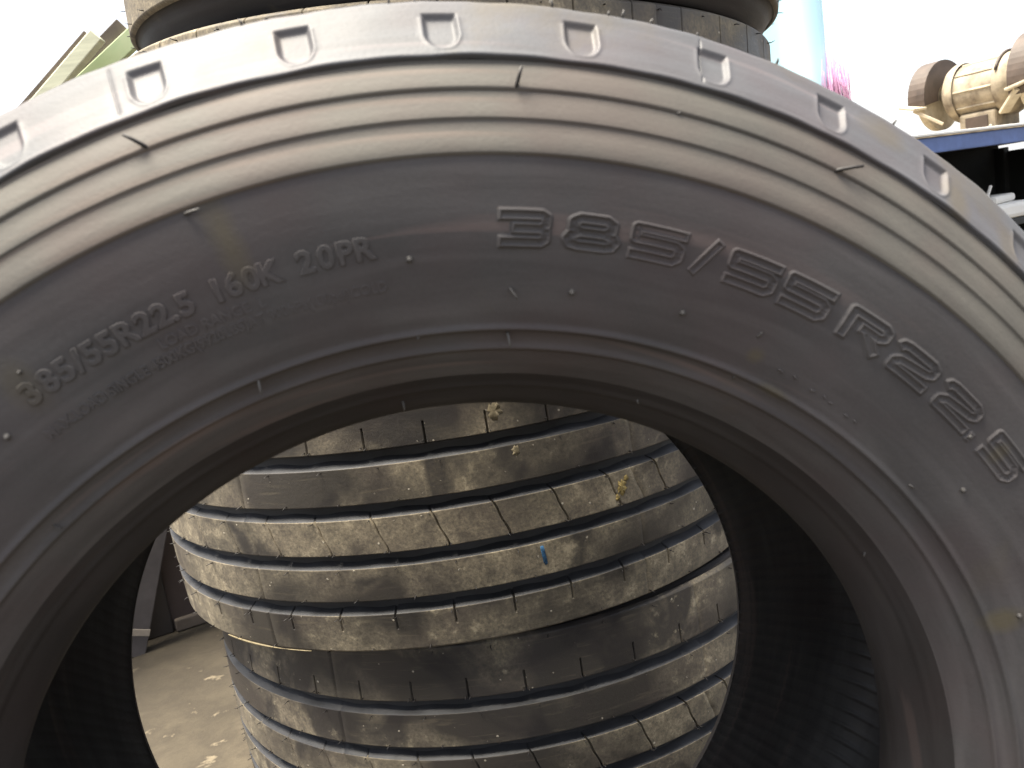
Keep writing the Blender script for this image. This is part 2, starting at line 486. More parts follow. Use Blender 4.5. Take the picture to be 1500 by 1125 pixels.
def build_front():
    t = thing('truck_tyre', 'large grey truck tyre standing upright in front, its sidewall marked 385/55R22.5',
              'tyre')
    prof = with_relief(FRONT)
    r = FRONT[:, 0]
    offs = [0, .3, .5, .65, .75, .82, .88, .93, .98, 1.03, 1.1, 1.2, 1.35, 1.6, 2.0, 2.5, 3.1, 3.7]
    offs = [-o for o in offs[:0:-1]] + offs + [4.286]
    ang = period_angles(offs)
    ang = np.mod(ang + PI, 2 * PI) - PI
    ang = np.union1d(ang, np.concatenate([math.radians(c) + np.radians([-.12, -.06, -.02, .02, .06, .12]) for c in (-13.82, 21.6, 66.5, -57.0)]))
    ang2 = np.linspace(-PI, PI, 720, endpoint=False)

    def section(name, r0, r1, mat, relief=True):
        k = (r >= r0 - 1e-6) & (r <= r1 + 1e-6)
        return prof[k]
    cut = [0.2797, 0.3015, 0.41215, 0.42885, 0.44345, 0.46]
    idx = [int(np.searchsorted(r, c - 1e-6)) for c in cut]
    idx[-1] = len(r) - 1
    def seg(k):
        return prof[idx[k]:idx[k + 1] + 1]
    # bead continues round the toe into the hole
    toe_in = smooth_curve([(0.2905, -0.082), (0.2850, -0.094), (0.2812, -0.106), (0.2797, -0.114)], 0.002)[:-1]
    bead = np.vstack([toe_in, seg(0)])
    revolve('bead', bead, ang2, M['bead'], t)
    def scuff(A, R, H, S):
        w = 0.00025 * np.sin(7 * A + 3 * np.sin(2 * A)) * np.sin(PI * np.clip((R - 0.30) / 0.11, 0, 1))
        return 0 * A, 0 * A, w
    revolve('sidewall', seg(1), ang2, M['sidewall'], t, disp=scuff)
    for k in (2, 3, 4):
        revolve('stepped_band', seg(k), ang2, M['band'], t)
    # shoulder with its row of U-shaped pockets
    sh = [(0.4592, -0.1748), (0.4594, -0.1749), (0.4597, -0.1752), (0.4600, -0.1757), (0.4604, -0.1763), (0.4609, -0.1766), (0.4614, -0.1766), (0.4620, -0.1764), (0.4628, -0.1757), (0.4635, -0.1750)]
    for rr in np.concatenate([np.arange(0.4642, 0.4747, 0.0007), np.arange(0.4755, 0.482, 0.0016), np.arange(0.4825, 0.4865, 0.0005), [0.488, 0.4895, 0.4908]]):
        sh.append((rr, -0.1750 + (rr - 0.4635) * (0.1750 - 0.1512) / (0.4915 - 0.4635)))
    sh += [(0.4918, -0.1507), (0.4925, -0.1497), (0.4930, -0.1482), (0.4935, -0.146), (0.4943, -0.1400)]
    sh = np.array(sh)
    nr_, ny_ = 0.648, -0.762
    def pockets(A, R, H, S):
        per = 2 * PI / NP
        k = np.round((A - PH) / per)
        a = (A - PH - k * per) * R            # metres along the arc from the pocket's middle
        rc, rad, top = 0.4732, 0.0083, 0.4848
        v = R - rc
        d_side = np.abs(a) - rad
        d_circ = np.hypot(a, v) - rad
        d = np.where(v < 0, d_circ, d_side)
        d = np.maximum(d, R - top)
        depth = 0.0027 * (1 - sstep(-0.0021, 0.0008, d)) * (0.80 + 0.2 * np.clip((R - 0.465) / 0.019, 0, 1))
        lip = 0.00045 * np.exp(-((d - 0.0009) / 0.0008) ** 2) * (R < 0.483)
        face = (R > 0.4635) & (R < 0.4905)
        o = np.where(face, lip - depth, 0)
        for c, s in ((-13.82, 1), (21.6, 1), (66.5, -1), (-57.0, 1)):
            da = np.degrees(A) - c
            o += np.where(face, -0.0006 * np.exp(-(da / 0.07) ** 2) * s, 0)
        lump = 0.00022 * np.sin(19 * A + 40 * R) + 0.00018 * np.sin(43 * A - 90 * R)
        edge = np.where(R >= 0.4918, 0.00025 * np.sin(97 * A) * np.sin(31 * A), 0)
        lowlip = np.where(R < 0.463, 0.0003 * np.sin(61 * A) * np.sin(23 * A), 0)
        return 0 * A, (o + lump) * nr_ + edge + lowlip, (o + lump) * ny_
    revolve('shoulder', sh, ang, M['shoulder'], t, disp=pockets)
    # tread with four straight grooves
    tr = [(0.4943, -0.1400)]
    def crown(y): return 0.4985 - 0.0042 * ((y - YC) / 0.152) ** 2
    for gy in (-0.0915, -0.0285, 0.0335, 0.0965):
        y0, y1 = gy - 0.0085, gy + 0.0085
        for y in np.linspace(tr[-1][1] + 0.008, y0 - 0.0005, 5):
            tr.append((crown(y), y))
        tr += [(crown(y0) - 0.001, y0), (0.482, y0 + 0.003), (0.482, y1 - 0.003), (crown(y1) - 0.001, y1)]
    for y in np.linspace(tr[-1][1] + 0.0006, 0.164, 6):
        tr.append((crown(y), y))
    revolve('tread', tr, np.linspace(-PI, PI, 540, endpoint=False), M['tread'], t)
    # far side
    revolve('shoulder', mirror(sh), ang, M['shoulder'], t, disp=lambda A, R, H, S: (lambda q: (q[0], q[1], -q[2]))(pockets(A, R, H, S)))
    for k in (4, 3, 2):
        revolve('stepped_band', mirror(seg(k)), ang2, M['band'], t)
    revolve('sidewall', mirror(seg(1)), ang2, M['sidewall'], t)
    rb = mirror(seg(0))
    rb[:, 0] += 0.004 * np.clip((0.2925 - rb[:, 0]) / 0.013, 0, 1)
    rb[:, 1] += 0.010 * np.clip((0.2925 - rb[:, 0]) / 0.010, 0, 1)
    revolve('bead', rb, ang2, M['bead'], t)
    # inner liner with the curved ridges left by the curing bladder
    half = smooth_curve([(0.2905, -0.082), (0.300, -0.098), (0.325, -0.136), (0.37, -0.158), (0.41, -0.160), (0.448, -0.132), (0.467, -0.085), (0.4725, 0.012)], 0.006)
    rear = smooth_curve([(0.4725, 0.012), (0.467, 0.109), (0.448, 0.158), (0.41, 0.178), (0.37, 0.174), (0.325, 0.162), (0.300, 0.153), (0.288, 0.150), (0.2838, 0.1475)], 0.006)
    il = np.vstack([half, rear[1:]])
    def ridges(A, R, H, S):
        n = 170
        ph = n * A / (2 * PI) + 2.2 * np.sin(S * 9.0) + S * 6.0
        f = ph - np.floor(ph)
        g = -0.0011 * np.exp(-((f - 0.5) / 0.10) ** 2)
        g = g * (S > 0.01) * (R > 0.2842)
        k = sstep(0.09, 0.15, H)
        return 0 * A, g * 0.12 * (1 - k), 2.6 * g * k * (0.25 + 0.75 * np.clip(0.2 + np.sin(A - 0.5), 0, 1))
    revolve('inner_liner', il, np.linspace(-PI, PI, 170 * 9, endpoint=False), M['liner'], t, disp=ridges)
    return t
front = build_front()

# ---- moulded characters on the front sidewall
def wrap(V, a0, r0):
    """(u along the turn, v outwards, w off the surface) -> on the sidewall"""
    u, v, w = V[:, 0], V[:, 1], V[:, 2]
    R = r0 + v
    y, nr, ny = front_pt(R)
    A = a0 + u / r0
    Rr = R + nr * w
    return np.stack([Rr * np.sin(A), y + ny * w, Rr * np.cos(A)], -1)

GL = {   # strokes of the wide block figures, in a 1.42 x 1 box; 's' marks a square end
    '3': [[(.02, .875), (1.16, .875), (1.29, .80), (1.29, .60), (1.18, .50), (.38, .50)], [(1.18, .50), (1.29, .40), (1.29, .20), (1.16, .125), (.02, .125)]],
    '8': [[(.42, .50), (1.0, .50), (1.17, .60), (1.17, .78), (1.02, .875), (.40, .875), (.25, .78), (.25, .60), (.42, .50), (.20, .41), (.13, .30), (.20, .17), (.38, .125), (1.04, .125), (1.22, .17), (1.29, .30), (1.22, .41), (1.0, .50)]],
    '5': [[(1.40, .875), (.14, .875), (.14, .56), (1.14, .56), (1.28, .47), (1.28, .24), (1.14, .125), (.02, .125)]],
    'R': [[(.14, .0), (.14, .875), (1.12, .875), (1.27, .79), (1.27, .62), (1.12, .52), (.50, .52)], [(.72, .50), (1.30, .02)]],
    '2': [[(.04, .72), (.12, .84), (.28, .875), (1.12, .875), (1.28, .79), (1.28, .63), (1.14, .54), (.30, .42), (.14, .30), (.14, .125), (1.40, .125)]],
    '/': [[(.40, -.02), (.98, 1.02)]],
    '.': [[(.55, .125), (.72, .125)]],
}
def seg_sdf(px, py, a, b, hw, cap0, cap1):
    ax, ay = a; bx, by = b
    dx, dy = bx - ax, by - ay
    L = math.hypot(dx, dy)
    tx, ty = dx / L, dy / L
    u = (px - ax) * tx + (py - ay) * ty
    v = np.abs((px - ax) * -ty + (py - ay) * tx)
    qx = np.maximum(-u, u - L)
    qy = v - hw
    box = np.hypot(np.maximum(qx, 0), np.maximum(qy, 0)) + np.minimum(np.maximum(qx, qy), 0)
    d = box
    if not cap0: d = np.minimum(d, np.hypot(px - ax, py - ay) - hw)
    if not cap1: d = np.minimum(d, np.hypot(px - bx, py - by) - hw)
    return d
def big_char(ch, adeg, r0, h, parent):
    res = 0.00036
    xk = 1.04 if ch in '3/.' else 1.20
    w = 1.42 * h * xk
    pad = 0.0022
    xs = np.arange(-pad, w + pad, res); ys = np.arange(-pad, h + pad, res)
    X, Y = np.meshgrid(xs, ys, indexing='ij')
    px, py = X / h / xk, Y / h
    hw = 0.137 if ch != '/' else 0.125
    d = np.full(px.shape, 9.0)
    for st in GL[ch]:
        for i in range(len(st) - 1):
            d = np.minimum(d, seg_sdf(px, py, st[i], st[i + 1], hw, i == 0, i == len(st) - 2))
    d = d * h
    hgt = 0.00115 * np.exp(-(np.abs(d + 0.0003) / 0.00085) ** 2.4) + 0.00022 * (1 - sstep(-0.0006, 0.0004, d)) - 0.00012
    keep_v = hgt > -0.00011
    K = keep_v[:-1, :-1] | keep_v[1:, :-1] | keep_v[:-1, 1:] | keep_v[1:, 1:]
    n, m = X.shape
    I, J = np.nonzero(K)
    F = np.stack([I * m + J, (I + 1) * m + J, (I + 1) * m + J + 1, I * m + J + 1], -1)
    used = np.unique(F)
    remap = np.full(n * m, -1); remap[used] = np.arange(len(used))
    V = np.stack([X - w / 2, Y - h / 2, hgt], -1).reshape(-1, 3)[used]
    P = wrap(V, math.radians(adeg), r0)
    S = np.stack([V[:, 0] + math.radians(adeg) * 0.4, V[:, 1]], -1)
    nm = 'raised_slash' if ch == '/' else 'raised_point' if ch == '.' else 'raised_letter' if ch.isalpha() else 'raised_digit'
    mesh_np(nm, P, remap[F], M['sidewall'], parent, S)
for ch, a in zip('385/55R22.5', (10.1, 15.26, 20.46, 24.48, 28.5, 33.5, 39.4, 44.7, 50.2, 53.2, 56.6)):
    big_char(ch, a, 0.3783, 0.0174, front)

def font_mesh(text, size, extrude, offset, bevel, spacing=1.0):
    cu_ = bpy.data.curves.new('lettering', 'FONT')
    cu_.body = text
    cu_.size = size
    cu_.extrude = extrude
    cu_.offset = offset
    cu_.bevel_depth = bevel
    cu_.bevel_resolution = 1
    cu_.align_x = 'CENTER'
    cu_.align_y = 'CENTER'
    cu_.space_character = spacing
    cu_.resolution_u = 4
    o = bpy.data.objects.new('lettering', cu_)
    COL.objects.link(o)
    dg = bpy.context.evaluated_depsgraph_get()
    dg.update()
    me = bpy.data.meshes.new_from_object(o.evaluated_get(dg))
    bpy.data.objects.remove(o)
    bpy.data.curves.remove(cu_)
    return me
def set_char(text, adeg, r0, size, parent, name, ex=0.0005, off=0.0002, bev=0.0003, mat='sidewall', xs=1.0, spacing=1.0):
    me = font_mesh(text, size, ex, off, bev, spacing)
    V = np.empty(len(me.vertices) * 3, dtype=np.float32)
    me.vertices.foreach_get('co', V)
    V = V.reshape(-1, 3).astype(float)
    V[:, 0] *= xs
    P = wrap(V, math.radians(adeg), r0)
    me.vertices.foreach_set('co', P.astype(np.float32).ravel())
    me.update()
    me.materials.clear()
    me.materials.append(M[mat])
    me.name = name
    return link(bpy.data.objects.new(name, me), parent)
SMALL = list(zip('385/55R22.5160K20PR', (-27.43, -25.97, -24.6, -23.5, -22.42, -21.07, -19.7, -18.2, -16.89, -16.05, -15.05, -12.65, -11.45, -10.11, -8.85, -6.1, -4.6, -3.2, -1.85)))
for ch, a in SMALL:
    nm = 'raised_slash' if ch == '/' else 'raised_point' if ch == '.' else 'raised_letter' if ch.isalpha() else 'raised_digit'
    set_char(ch, a, 0.3735, 0.0148, front, nm, 0.00045, 0.00030, 0.0004, xs=1.03)
def tiny_line(text, a0, a1, r0, size, name):
    """one moulded line of small capitals, bent round the sidewall as a single part"""
    me = font_mesh(text, size, 0.00022, 0.00012, 0.00018)
    V = np.empty(len(me.vertices) * 3, dtype=np.float32)
    me.vertices.foreach_get('co', V)
    V = V.reshape(-1, 3).astype(float)
    want = math.radians(a1 - a0) * r0
    V[:, 0] *= want / (V[:, 0].max() - V[:, 0].min())
    V[:, 0] -= (V[:, 0].max() + V[:, 0].min()) / 2
    P = wrap(V, math.radians((a0 + a1) / 2), r0)
    me.vertices.foreach_set('co', P.astype(np.float32).ravel())
    me.update()
    me.materials.clear(); me.materials.append(M['sidewall'])
    me.name = name
    o = link(bpy.data.objects.new(name, me), front)
    return o
tiny_line('LOAD RANGE  L', -18.2, -9.8, 0.3618, 0.0072, 'raised_load_line')
tiny_line('MAX.LOAD SINGLE 4500KG(9920LBS)AT 900kPa(130psi)COLD', -29.0, -0.6, 0.3545, 0.0072, 'raised_load_line')

for a, r_, L in ((35.2, 0.3395, 0.0035), (36.8, 0.3400, 0.0028), (39.0, 0.3385, 0.0032), (40.4, 0.3390, 0.0026), (41.2, 0.3383, 0.0024), (43.3, 0.3375, 0.003), (44.4, 0.3378, 0.0022)):
    bm = bmesh.new()
    add_box(bm, (0, 0, 0.0002), (L, 0.0011, 0.0008), Matrix.Rotation(random.uniform(-0.5, 0.5), 3, 'Z'), 0.0003)
    P_ = wrap(np.array([v.co[:] for v in bm.verts]), math.radians(a), r_)
    for v, p in zip(bm.verts, P_): v.co = p
    bm_obj('raised_mark', bm, M['sidewall'], front, True)

# ---- moulding hairs and nubs on the front tyre
def front_hair(adeg, rr, length, lean_a, lean_r, rad=0.0008, mat='hair'):
    length *= 0.72
    y, nr, ny = front_pt(min(rr, 0.4592))
    A = math.radians(adeg)
    base = Vector((rr * math.sin(A), y + 0.0008, rr * math.cos(A)))
    er = Vector((math.sin(A), 0, math.cos(A)))
    ea = Vector((math.cos(A), 0, -math.sin(A)))
    nrm = er * float(nr) + Vector((0, float(ny), 0))
    pts = []
    for i in range(5):
        t = i / 4
        pts.append(base + nrm * (length * (0.55 * t + 0.0)) + (ea * lean_a + er * lean_r) * length * t * t)
    bm = bmesh.new()
    add_tube(bm, pts, [rad * 1.15, rad, rad * 0.9, rad * 0.8, rad * 0.7], 7)
    bm_obj('rubber_hair', bm, M[mat], front, True)
def front_nub(adeg, rr, rad=0.0022, h=0.0024):
    y, nr, ny = front_pt(rr)
    A = math.radians(adeg)
    er = Vector((math.sin(A), 0, math.cos(A)))
    nrm = er * float(nr) + Vector((0, float(ny), 0))
    bm = bmesh.new()
    add_lathe(bm, [(rad * 1.25, -0.0006), (rad, 0.0004), (rad * 0.75, h * 0.7), (rad * 0.4, h), (0, h)], Vector((rr * math.sin(A), y, rr * math.cos(A))), nrm, 10)
    bm_obj('vent_nub', bm, M['hair'], front, True)
for a, rr in ((-30.9, 0.3655), (1.39, 0.366), (14.47, 0.3484), (24.31, 0.3486), (-26.96, 0.3842), (53.0, 0.372), (57.0, 0.352), (72.0, 0.345)):
    front_nub(a, rr, 0.0016 if rr != 0.3842 else 0.001)
for a, rr, L, la, lr in ((9.24, 0.349, 0.010, 0.5, -0.6), (31.5, 0.350, 0.006, 0.2, 0.9), (9.32, 0.326, 0.010, 0.2, -0.8), (1.55, 0.3285, 0.005, -0.7, -0.5),
                         (-13.03, 0.3285, 0.010, -0.2, -0.9), (31.87, 0.3255, 0.005, -0.2, 0.8), (-1.17, 0.289, 0.006, 0.0, -0.8),
                         (-12.47, 0.411, 0.012, 0.9, -0.1), (20.0, 0.4435, 0.004, 0.8, 0.2), (9.4, 0.4121, 0.003, 0.4, 0.2),
                         (53.5, 0.333, 0.005, 0.7, 0.3), (-35.0, 0.322, 0.006, 0.4, -0.5), (60.0, 0.296, 0.004, 0.5, -0.5), (25.0, 0.296, 0.004, 0.5, -0.5)):
    front_hair(a, rr, L, la, lr)
for a, rr, L, la, lr in ((-13.0, 0.4445, 0.013, -0.75, 0.75), (9.47, 0.4445, 0.012, 0.25, 0.95), (31.81, 0.4440, 0.016, 0.95, 0.45)):
    front_hair(a, rr, L, la, lr, 0.0011, 'hair_dark')
for a in (-6.0, 2.5, 4.0, 12.2, 15.7, 16.6, 18.4, -4.6, 21.5, -22.0, 27.0, 36.0):
    A = math.radians(a)
    bm = bmesh.new()
    L = random.uniform(0.0018, 0.0045)
    p0 = Vector((0.4922 * math.sin(A), -0.149, 0.4922 * math.cos(A)))
    er = Vector((math.sin(A), -0.15, math.cos(A)))
    add_tube(bm, [p0, p0 + er * L * 0.6, p0 + er * L + Vector((random.uniform(-.001, .001), 0, 0))], [0.0008, 0.0007, 0.0005], 6)
    bm_obj('rubber_hair', bm, M['hair'], front, True)

# ------------------------------------------------------------------ the stacked tyres
RS, GD = 0.4892, 0.0125
def crownz(z): return RS - 0.0055 * (z / 0.163) ** 2
RIBS = [(0.0915, 0.1600, 'low'), (0.0275, 0.0725, None), (-0.0345, 0.0095, 'slant'), (-0.0945, -0.0525, None), (-0.1610, -0.1135, 'high')]
PER = 2 * PI / NP
def build_stack_tyre(label, bulge=0.0):
    t = thing('truck_tyre', label, 'tyre', group='dirty truck tyres stacked flat behind the standing tyre')
    mm = np.array([-2.0, -1.45, -1.2, 0, 1.2, 1.45, 2.0, 4, 9, 15, 22, 29, 33.5, 34.6, 35.0, 35.4, 36.5, 45, 55, 64]) / 1000.0 / RS
    ang = np.array(sorted(k * PER + d for k in range(NP) for d in mm))
    for zi, (z0, z1, sipe) in enumerate(RIBS):
        if bulge and zi == 0: sipe = 'high'
        rows = []     # (z, dr, wave weight) from top to bottom
        top_edge, bot_edge = zi > 0, zi < 4
        if top_edge:
            rows += [(z1 + 0.0062, -GD - 0.0006, 1.0), (z1 + 0.0042, -GD * 0.72, 0.8), (z1 + 0.0020, -GD * 0.34, 0.3), (z1 + 0.0005, -0.0012, 0.0), (z1 + 0.0001, -0.0004, 0.0)]
        else:
            rows += [(z1 + 0.0035, -0.0062, 0), (z1 + 0.0022, -0.0030, 0), (z1 + 0.0008, -0.0010, 0)]
        if sipe == 'high':
            zs = list(z1 - np.array([0.0004, 0.003, 0.008, 0.014, 0.0195, 0.0200, 0.0206, 0.0212, 0.026, 0.034, 0.041])) + [z0 + 0.0004]
            if bulge and zi == 0:
                zs = list(z1 - np.array([0.0004, 0.003, 0.008, 0.016, 0.024, 0.0275, 0.0280, 0.0286, 0.0292, 0.036, 0.046, 0.056])) + [z0 + 0.0004]
        elif sipe == 'low':
            zs = [z1 - 0.0004] + list(z0 + np.array([0.060, 0.050, 0.040, 0.030, 0.0272, 0.0266, 0.0260, 0.0254, 0.02, 0.012, 0.004, 0.0004]))
        else:
            zs = list(np.linspace(z1 - 0.0004, z0 + 0.0004, 11))
        zs = sorted(set(zs) | {z1 - 0.0011, z0 + 0.0011, z1 - 0.0020, z0 + 0.0020}, reverse=True)
        rows += [(z, 0.0, 0.0) for z in zs]
        if bot_edge:
            rows += [(z0 - 0.0001, -0.0004, 0), (z0 - 0.0006, -0.0016, 0), (z0 - 0.0022, -GD * 0.5, 0), (z0 - 0.0034, -GD - 0.0006, 0)]
        else:
            rows += [(z0 - 0.0008, -0.0010, 0), (z0 - 0.0022, -0.0030, 0), (z0 - 0.0035, -0.0062, 0)]
        rows = np.array(rows)
        prof = np.stack([crownz(rows[:, 0]) + rows[:, 1], rows[:, 0]], -1)
        wv = rows[:, 2]
        def disp(A, R, H, S, sipe=sipe, z0=z0, z1=z1, wv=wv, zi=zi, seed=zi * 1.7):
            k = np.floor((A + 2.5 / 1000 / RS) / PER)
            off = (A - k * PER) * RS
            da = np.zeros_like(A); dr = np.zeros_like(A); dh = np.zeros_like(A)
            if sipe == 'slant':
                da = -(H - (z0 + z1) / 2) / (z1 - z0) * 0.0155 / RS * (1 + 0.25 * np.sin((H - z0) / (z1 - z0) * 2 * PI))
                dr += np.where(np.abs(off) <= 0.00122, -0.0075, 0.0)
            elif sipe == 'high':
                dr += np.where((np.abs(off) <= 0.00122) & (H > z1 - (0.0282 if bulge and zi == 0 else 0.0202)), -0.0075, 0.0)
            elif sipe == 'low':
                dr += np.where((np.abs(off) <= 0.00122) & (H < z0 + 0.0262), -0.0075, 0.0)
            seam = (np.mod(k, 7) == 2) & (np.abs(off - 0.035) <= 0.00045)
            dr += np.where(seam, -0.0009, 0.0)
            tri = np.abs(np.mod(A / PER + seed, 1.0) * 2 - 1)
            tri = sstep(0, 1, tri)
            dh += wv[None, :] * (0.0030 * tri - 0.0010)
            # rounded rib faces, slightly uneven wear
            dr += 0.00025 * np.sin(5 * A + seed)
            floor_ = R < crownz(H) - GD * 0.9
            dr = np.where(floor_, np.minimum(dr, 0) * 0, dr)
            return da, dr, dh
        o = revolve('tread_rib', prof, ang, M['tread' if zi in (2, 3) or bulge else 'tread_dark'], t, 'z', disp)
        # groove walls carry clean rubber
        me = o.data
        me.materials.append(M['groove'])
        m_ = len(prof)
        idx = np.zeros(len(me.polygons), dtype=np.int32)
        j = np.arange(len(me.polygons)) % (m_ - 1)
        if top_edge: idx[j < 4] = 1
        if bot_edge: idx[j >= m_ - 4] = 1
        me.polygons.foreach_set('material_index', idx)
    # groove floors
    for k in range(4):
        za, zb = RIBS[k][0] - 0.002, RIBS[k + 1][1] + 0.0050
        z = np.linspace(za, zb, 5)
        revolve('groove_floor', np.stack([crownz(z) - GD + 0.0002, z], -1), np.linspace(-PI, PI, 300, endpoint=False), M['groove'], t, 'z')
    # sidewalls with stepped rings, beads and liner
    up = smooth_curve([(RS - 0.0115, 0.1633), (0.4700, 0.1655), (0.4550, 0.1672), (0.43, 0.1675), (0.39, 0.1672), (0.35, 0.1640), (0.32, 0.154), (0.300, 0.140), (0.2865, 0.126), (0.2815, 0.114), (0.284, 0.098), (0.294, 0.082)], 0.003)
    r = up[:, 0]
    o_ = np.zeros(len(up))
    for rc in (0.466, 0.450, 0.434, 0.33):
        o_ += 0.0018 * np.exp(-((r - rc) / 0.0028) ** 2)
    up[:, 1] += o_ * (r > 0.3) - 0.0018 + bulge * sstep(0.4785, 0.450, r) * sstep(0.28, 0.36, r)
    up = np.vstack([[(RS - 0.0062 - 0.0055, 0.1635)], up[1:]])
    ang3 = np.linspace(-PI, PI, 360, endpoint=False)
    dn = up.copy(); dn[:, 1] *= -1
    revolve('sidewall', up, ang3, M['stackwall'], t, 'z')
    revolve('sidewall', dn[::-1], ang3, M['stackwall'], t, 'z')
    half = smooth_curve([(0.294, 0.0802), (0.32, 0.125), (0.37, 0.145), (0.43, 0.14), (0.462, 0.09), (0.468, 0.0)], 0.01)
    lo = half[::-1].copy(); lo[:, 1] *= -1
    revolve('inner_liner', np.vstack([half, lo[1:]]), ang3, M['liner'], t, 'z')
    # buttress ring joining tread edge and sidewall
    # hairs: one loose mass of moulding whiskers per tyre
    bm = bmesh.new()
    for k in range(NP):
        for zi, (z0, z1, s) in enumerate(RIBS):
            spots = []
            if s == 'high':
                spots = [(0.0028, z1 - 0.003), (-0.003, z1 - 0.0035), (0.0365, z0 + 0.003)]
            elif s == 'low':
                spots = [(0.003, z0 + 0.003), (0.0365, z1 - 0.004), (-0.003, z0 + 0.004)]
            elif s == 'slant':
                spots = [(-0.0105, z1 - 0.002), (0.0045, z0 + 0.002), (0.0102, z0 + 0.002)]
            else:
                spots = [(0.030, z0 + 0.0025), (0.012, z1 - 0.0025)]
            for off, z in spots:
                if random.random() < 0.12: continue
                a = k * PER + off / RS + random.uniform(-0.002, 0.002)
                rr = crownz(z) - 0.0005
                e = Vector((math.sin(a), -math.cos(a), 0))
                tg = Vector((math.cos(a), math.sin(a), 0))
                p = e * rr + Vector((0, 0, z))
                L = random.uniform(0.004, 0.0105)
                d = (e + tg * random.uniform(-0.5, 0.5) + Vector((0, 0, random.uniform(-0.7, 0.4)))).normalized()
                add_tube(bm, [p, p + e * L * 0.5, p + e * L * 0.5 + d * L * 0.5], [0.0008, 0.00065, 0.0004], 4)
    h = bm_obj('rubber_hairs', bm, M['hair_dark'], t, True)
    h['kind'] = 'stuff'
    return t

def copy_thing(o, label):
    c = o.copy()
    COL.objects.link(c)
    c['label'] = label
    for ch in o.children:
        d = ch.copy()
        COL.objects.link(d)
        d.parent = c
    return c
upper = build_stack_tyre('muddy truck tyre filling the hole of the standing tyre, blue paint stroke on its tread')
lower = copy_thing(upper, 'muddy truck tyre at the foot of the stack, under the one with the blue stroke')
third = build_stack_tyre('muddy truck tyre whose sunlit tread peeps over the standing tyre, below the topmost one', 0.0001)
fourth = build_stack_tyre('topmost tyre of the stack, its dark underside jutting out at the top edge', 0.032)
upper.location = (0.0858, 0.8460, 0.0585)
upper.rotation_euler.z = math.radians(0.0)
lower.location = (0.1237, 0.8607, -0.2775)
lower.rotation_euler.z = math.radians(4.0)
TILT = Euler((math.atan(0.015), math.atan(0.095), 0)).to_matrix()
def place_tilted(o, c, along, scale, spin):
    R = TILT @ Matrix.Rotation(spin, 3, 'Z')
    o.rotation_euler = R.to_euler()
    o.location = Vector(c) + TILT @ Vector((0, 0, along))
    o.scale = (scale, scale, 1)
place_tilted(third, (0.163, 0.838, 0.629), -0.163 * 1.2, 1.025, 0.03)
third.scale.z = 1.2
place_tilted(fourth, (0.178, 0.815, 0.629), 0.203, 1.0, 0.07)

# marks on the upper tyre
def tread_patch(name, outline, mat, parent, lift=0.0007, thick=0.0004):
    """thin lump lying on the tread: outline of (angle*R, z)"""
    bm = bmesh.new()
    cx = sum(p[0] for p in outline) / len(outline); cz = sum(p[1] for p in outline) / len(outline)
    def P(u, z, dr):
        a = u / RS; rr = crownz(z) + dr
        return (rr * math.sin(a), -rr * math.cos(a), z)
    ring0 = [bm.verts.new(P(u, z, -0.001)) for u, z in outline]
    ring1 = [bm.verts.new(P(cx + (u - cx) * 0.93, cz + (z - cz) * 0.96, lift)) for u, z in outline]
    ring2 = [bm.verts.new(P(cx + (u - cx) * 0.5, cz + (z - cz) * 0.5, lift + thick)) for u, z in outline]
    c = bm.verts.new(P(cx, cz, lift + thick * 1.2))
    n = len(outline)
    for i in range(n):
        j = (i + 1) % n
        bm.faces.new((ring0[i], ring0[j], ring1[j], ring1[i]))
        bm.faces.new((ring1[i], ring1[j], ring2[j], ring2[i]))
        bm.faces.new((ring2[i], ring2[j], c))
    return bm_obj(name, bm, mat, parent, True)
MARK_U, MARK_Z = 0.043, -0.069
tread_patch('paint_stroke', [(MARK_U + dx, MARK_Z + dz) for dx, dz in ((-.0026, .0115), (.0015, .0125), (.0028, .004), (.0038, -.006), (.0042, -.0120), (.0010, -.0135), (-.0010, -.009), (-.0018, 0))], M['blue_paint'], upper)

def mud(u, z, w, h, n, mat, seed):
    rr_ = random.Random(seed)
    tread_patch('dried_mud', [(u + math.cos(2 * PI * i / n) * w * rr_.uniform(0.45, 1.15), z + math.sin(2 * PI * i / n) * h * rr_.uniform(0.45, 1.15)) for i in range(n)][::-1], mat, upper, 0.0003, 0.0006)
M['mud'] = simple('dried_tan_mud', (0.26, 0.215, 0.135), 0.95, 0.55, 140, bmp=0.8)
mud(0.012, 0.1165, 0.0105, 0.0120, 22, M['mud'], 3)
mud(0.028, 0.0640, 0.0060, 0.0085, 16, M['mud'], 5)
mud(0.158, -0.0120, 0.0095, 0.0110, 26, M['clay'], 8)
mud(0.166, -0.0020, 0.0050, 0.0050, 18, M['clay'], 9)
mud(0.150, -0.0230, 0.0045, 0.0050, 18, M['clay'], 12)
# flash of rubber along the upper tyre's lower edge, light painted as pale colour
bm = bmesh.new()
pts = []
for i in range(16):
    a = math.radians(-51 + 19 * i / 15)
    pts.append(((crownz(-.16) + 0.0005) * math.sin(a), -(crownz(-.16) + 0.0005) * math.cos(a), -0.1625 - 0.001 * math.sin(i / 15 * PI)))
add_tube(bm, pts, [0.0003 + 0.0012 * math.sin(PI * min(1, (i + 1) / 12)) ** 0.7 if i < 12 else 0.0008 for i in range(16)], 6)
bm_obj('rubber_flash', bm, M['flash'], upper, True)

# bearers that keep the stack off the floor
for i, (y, lab) in enumerate(((0.62, 'dark timber bearer under the front half of the tyre stack'), (1.10, 'dark timber bearer under the rear half of the tyre stack'))):
    bm = bmesh.new()
    add_box(bm, (0, 0, 0), (0.8, 0.10, 0.0505), bev=0.003)
    o = bm_obj('timber_bearer', bm, M['brown'])
    o.location = (0.12, y, -0.4975 + 0.0255)
    tag(o, lab, 'timber', 'timbers under the tyre stack')

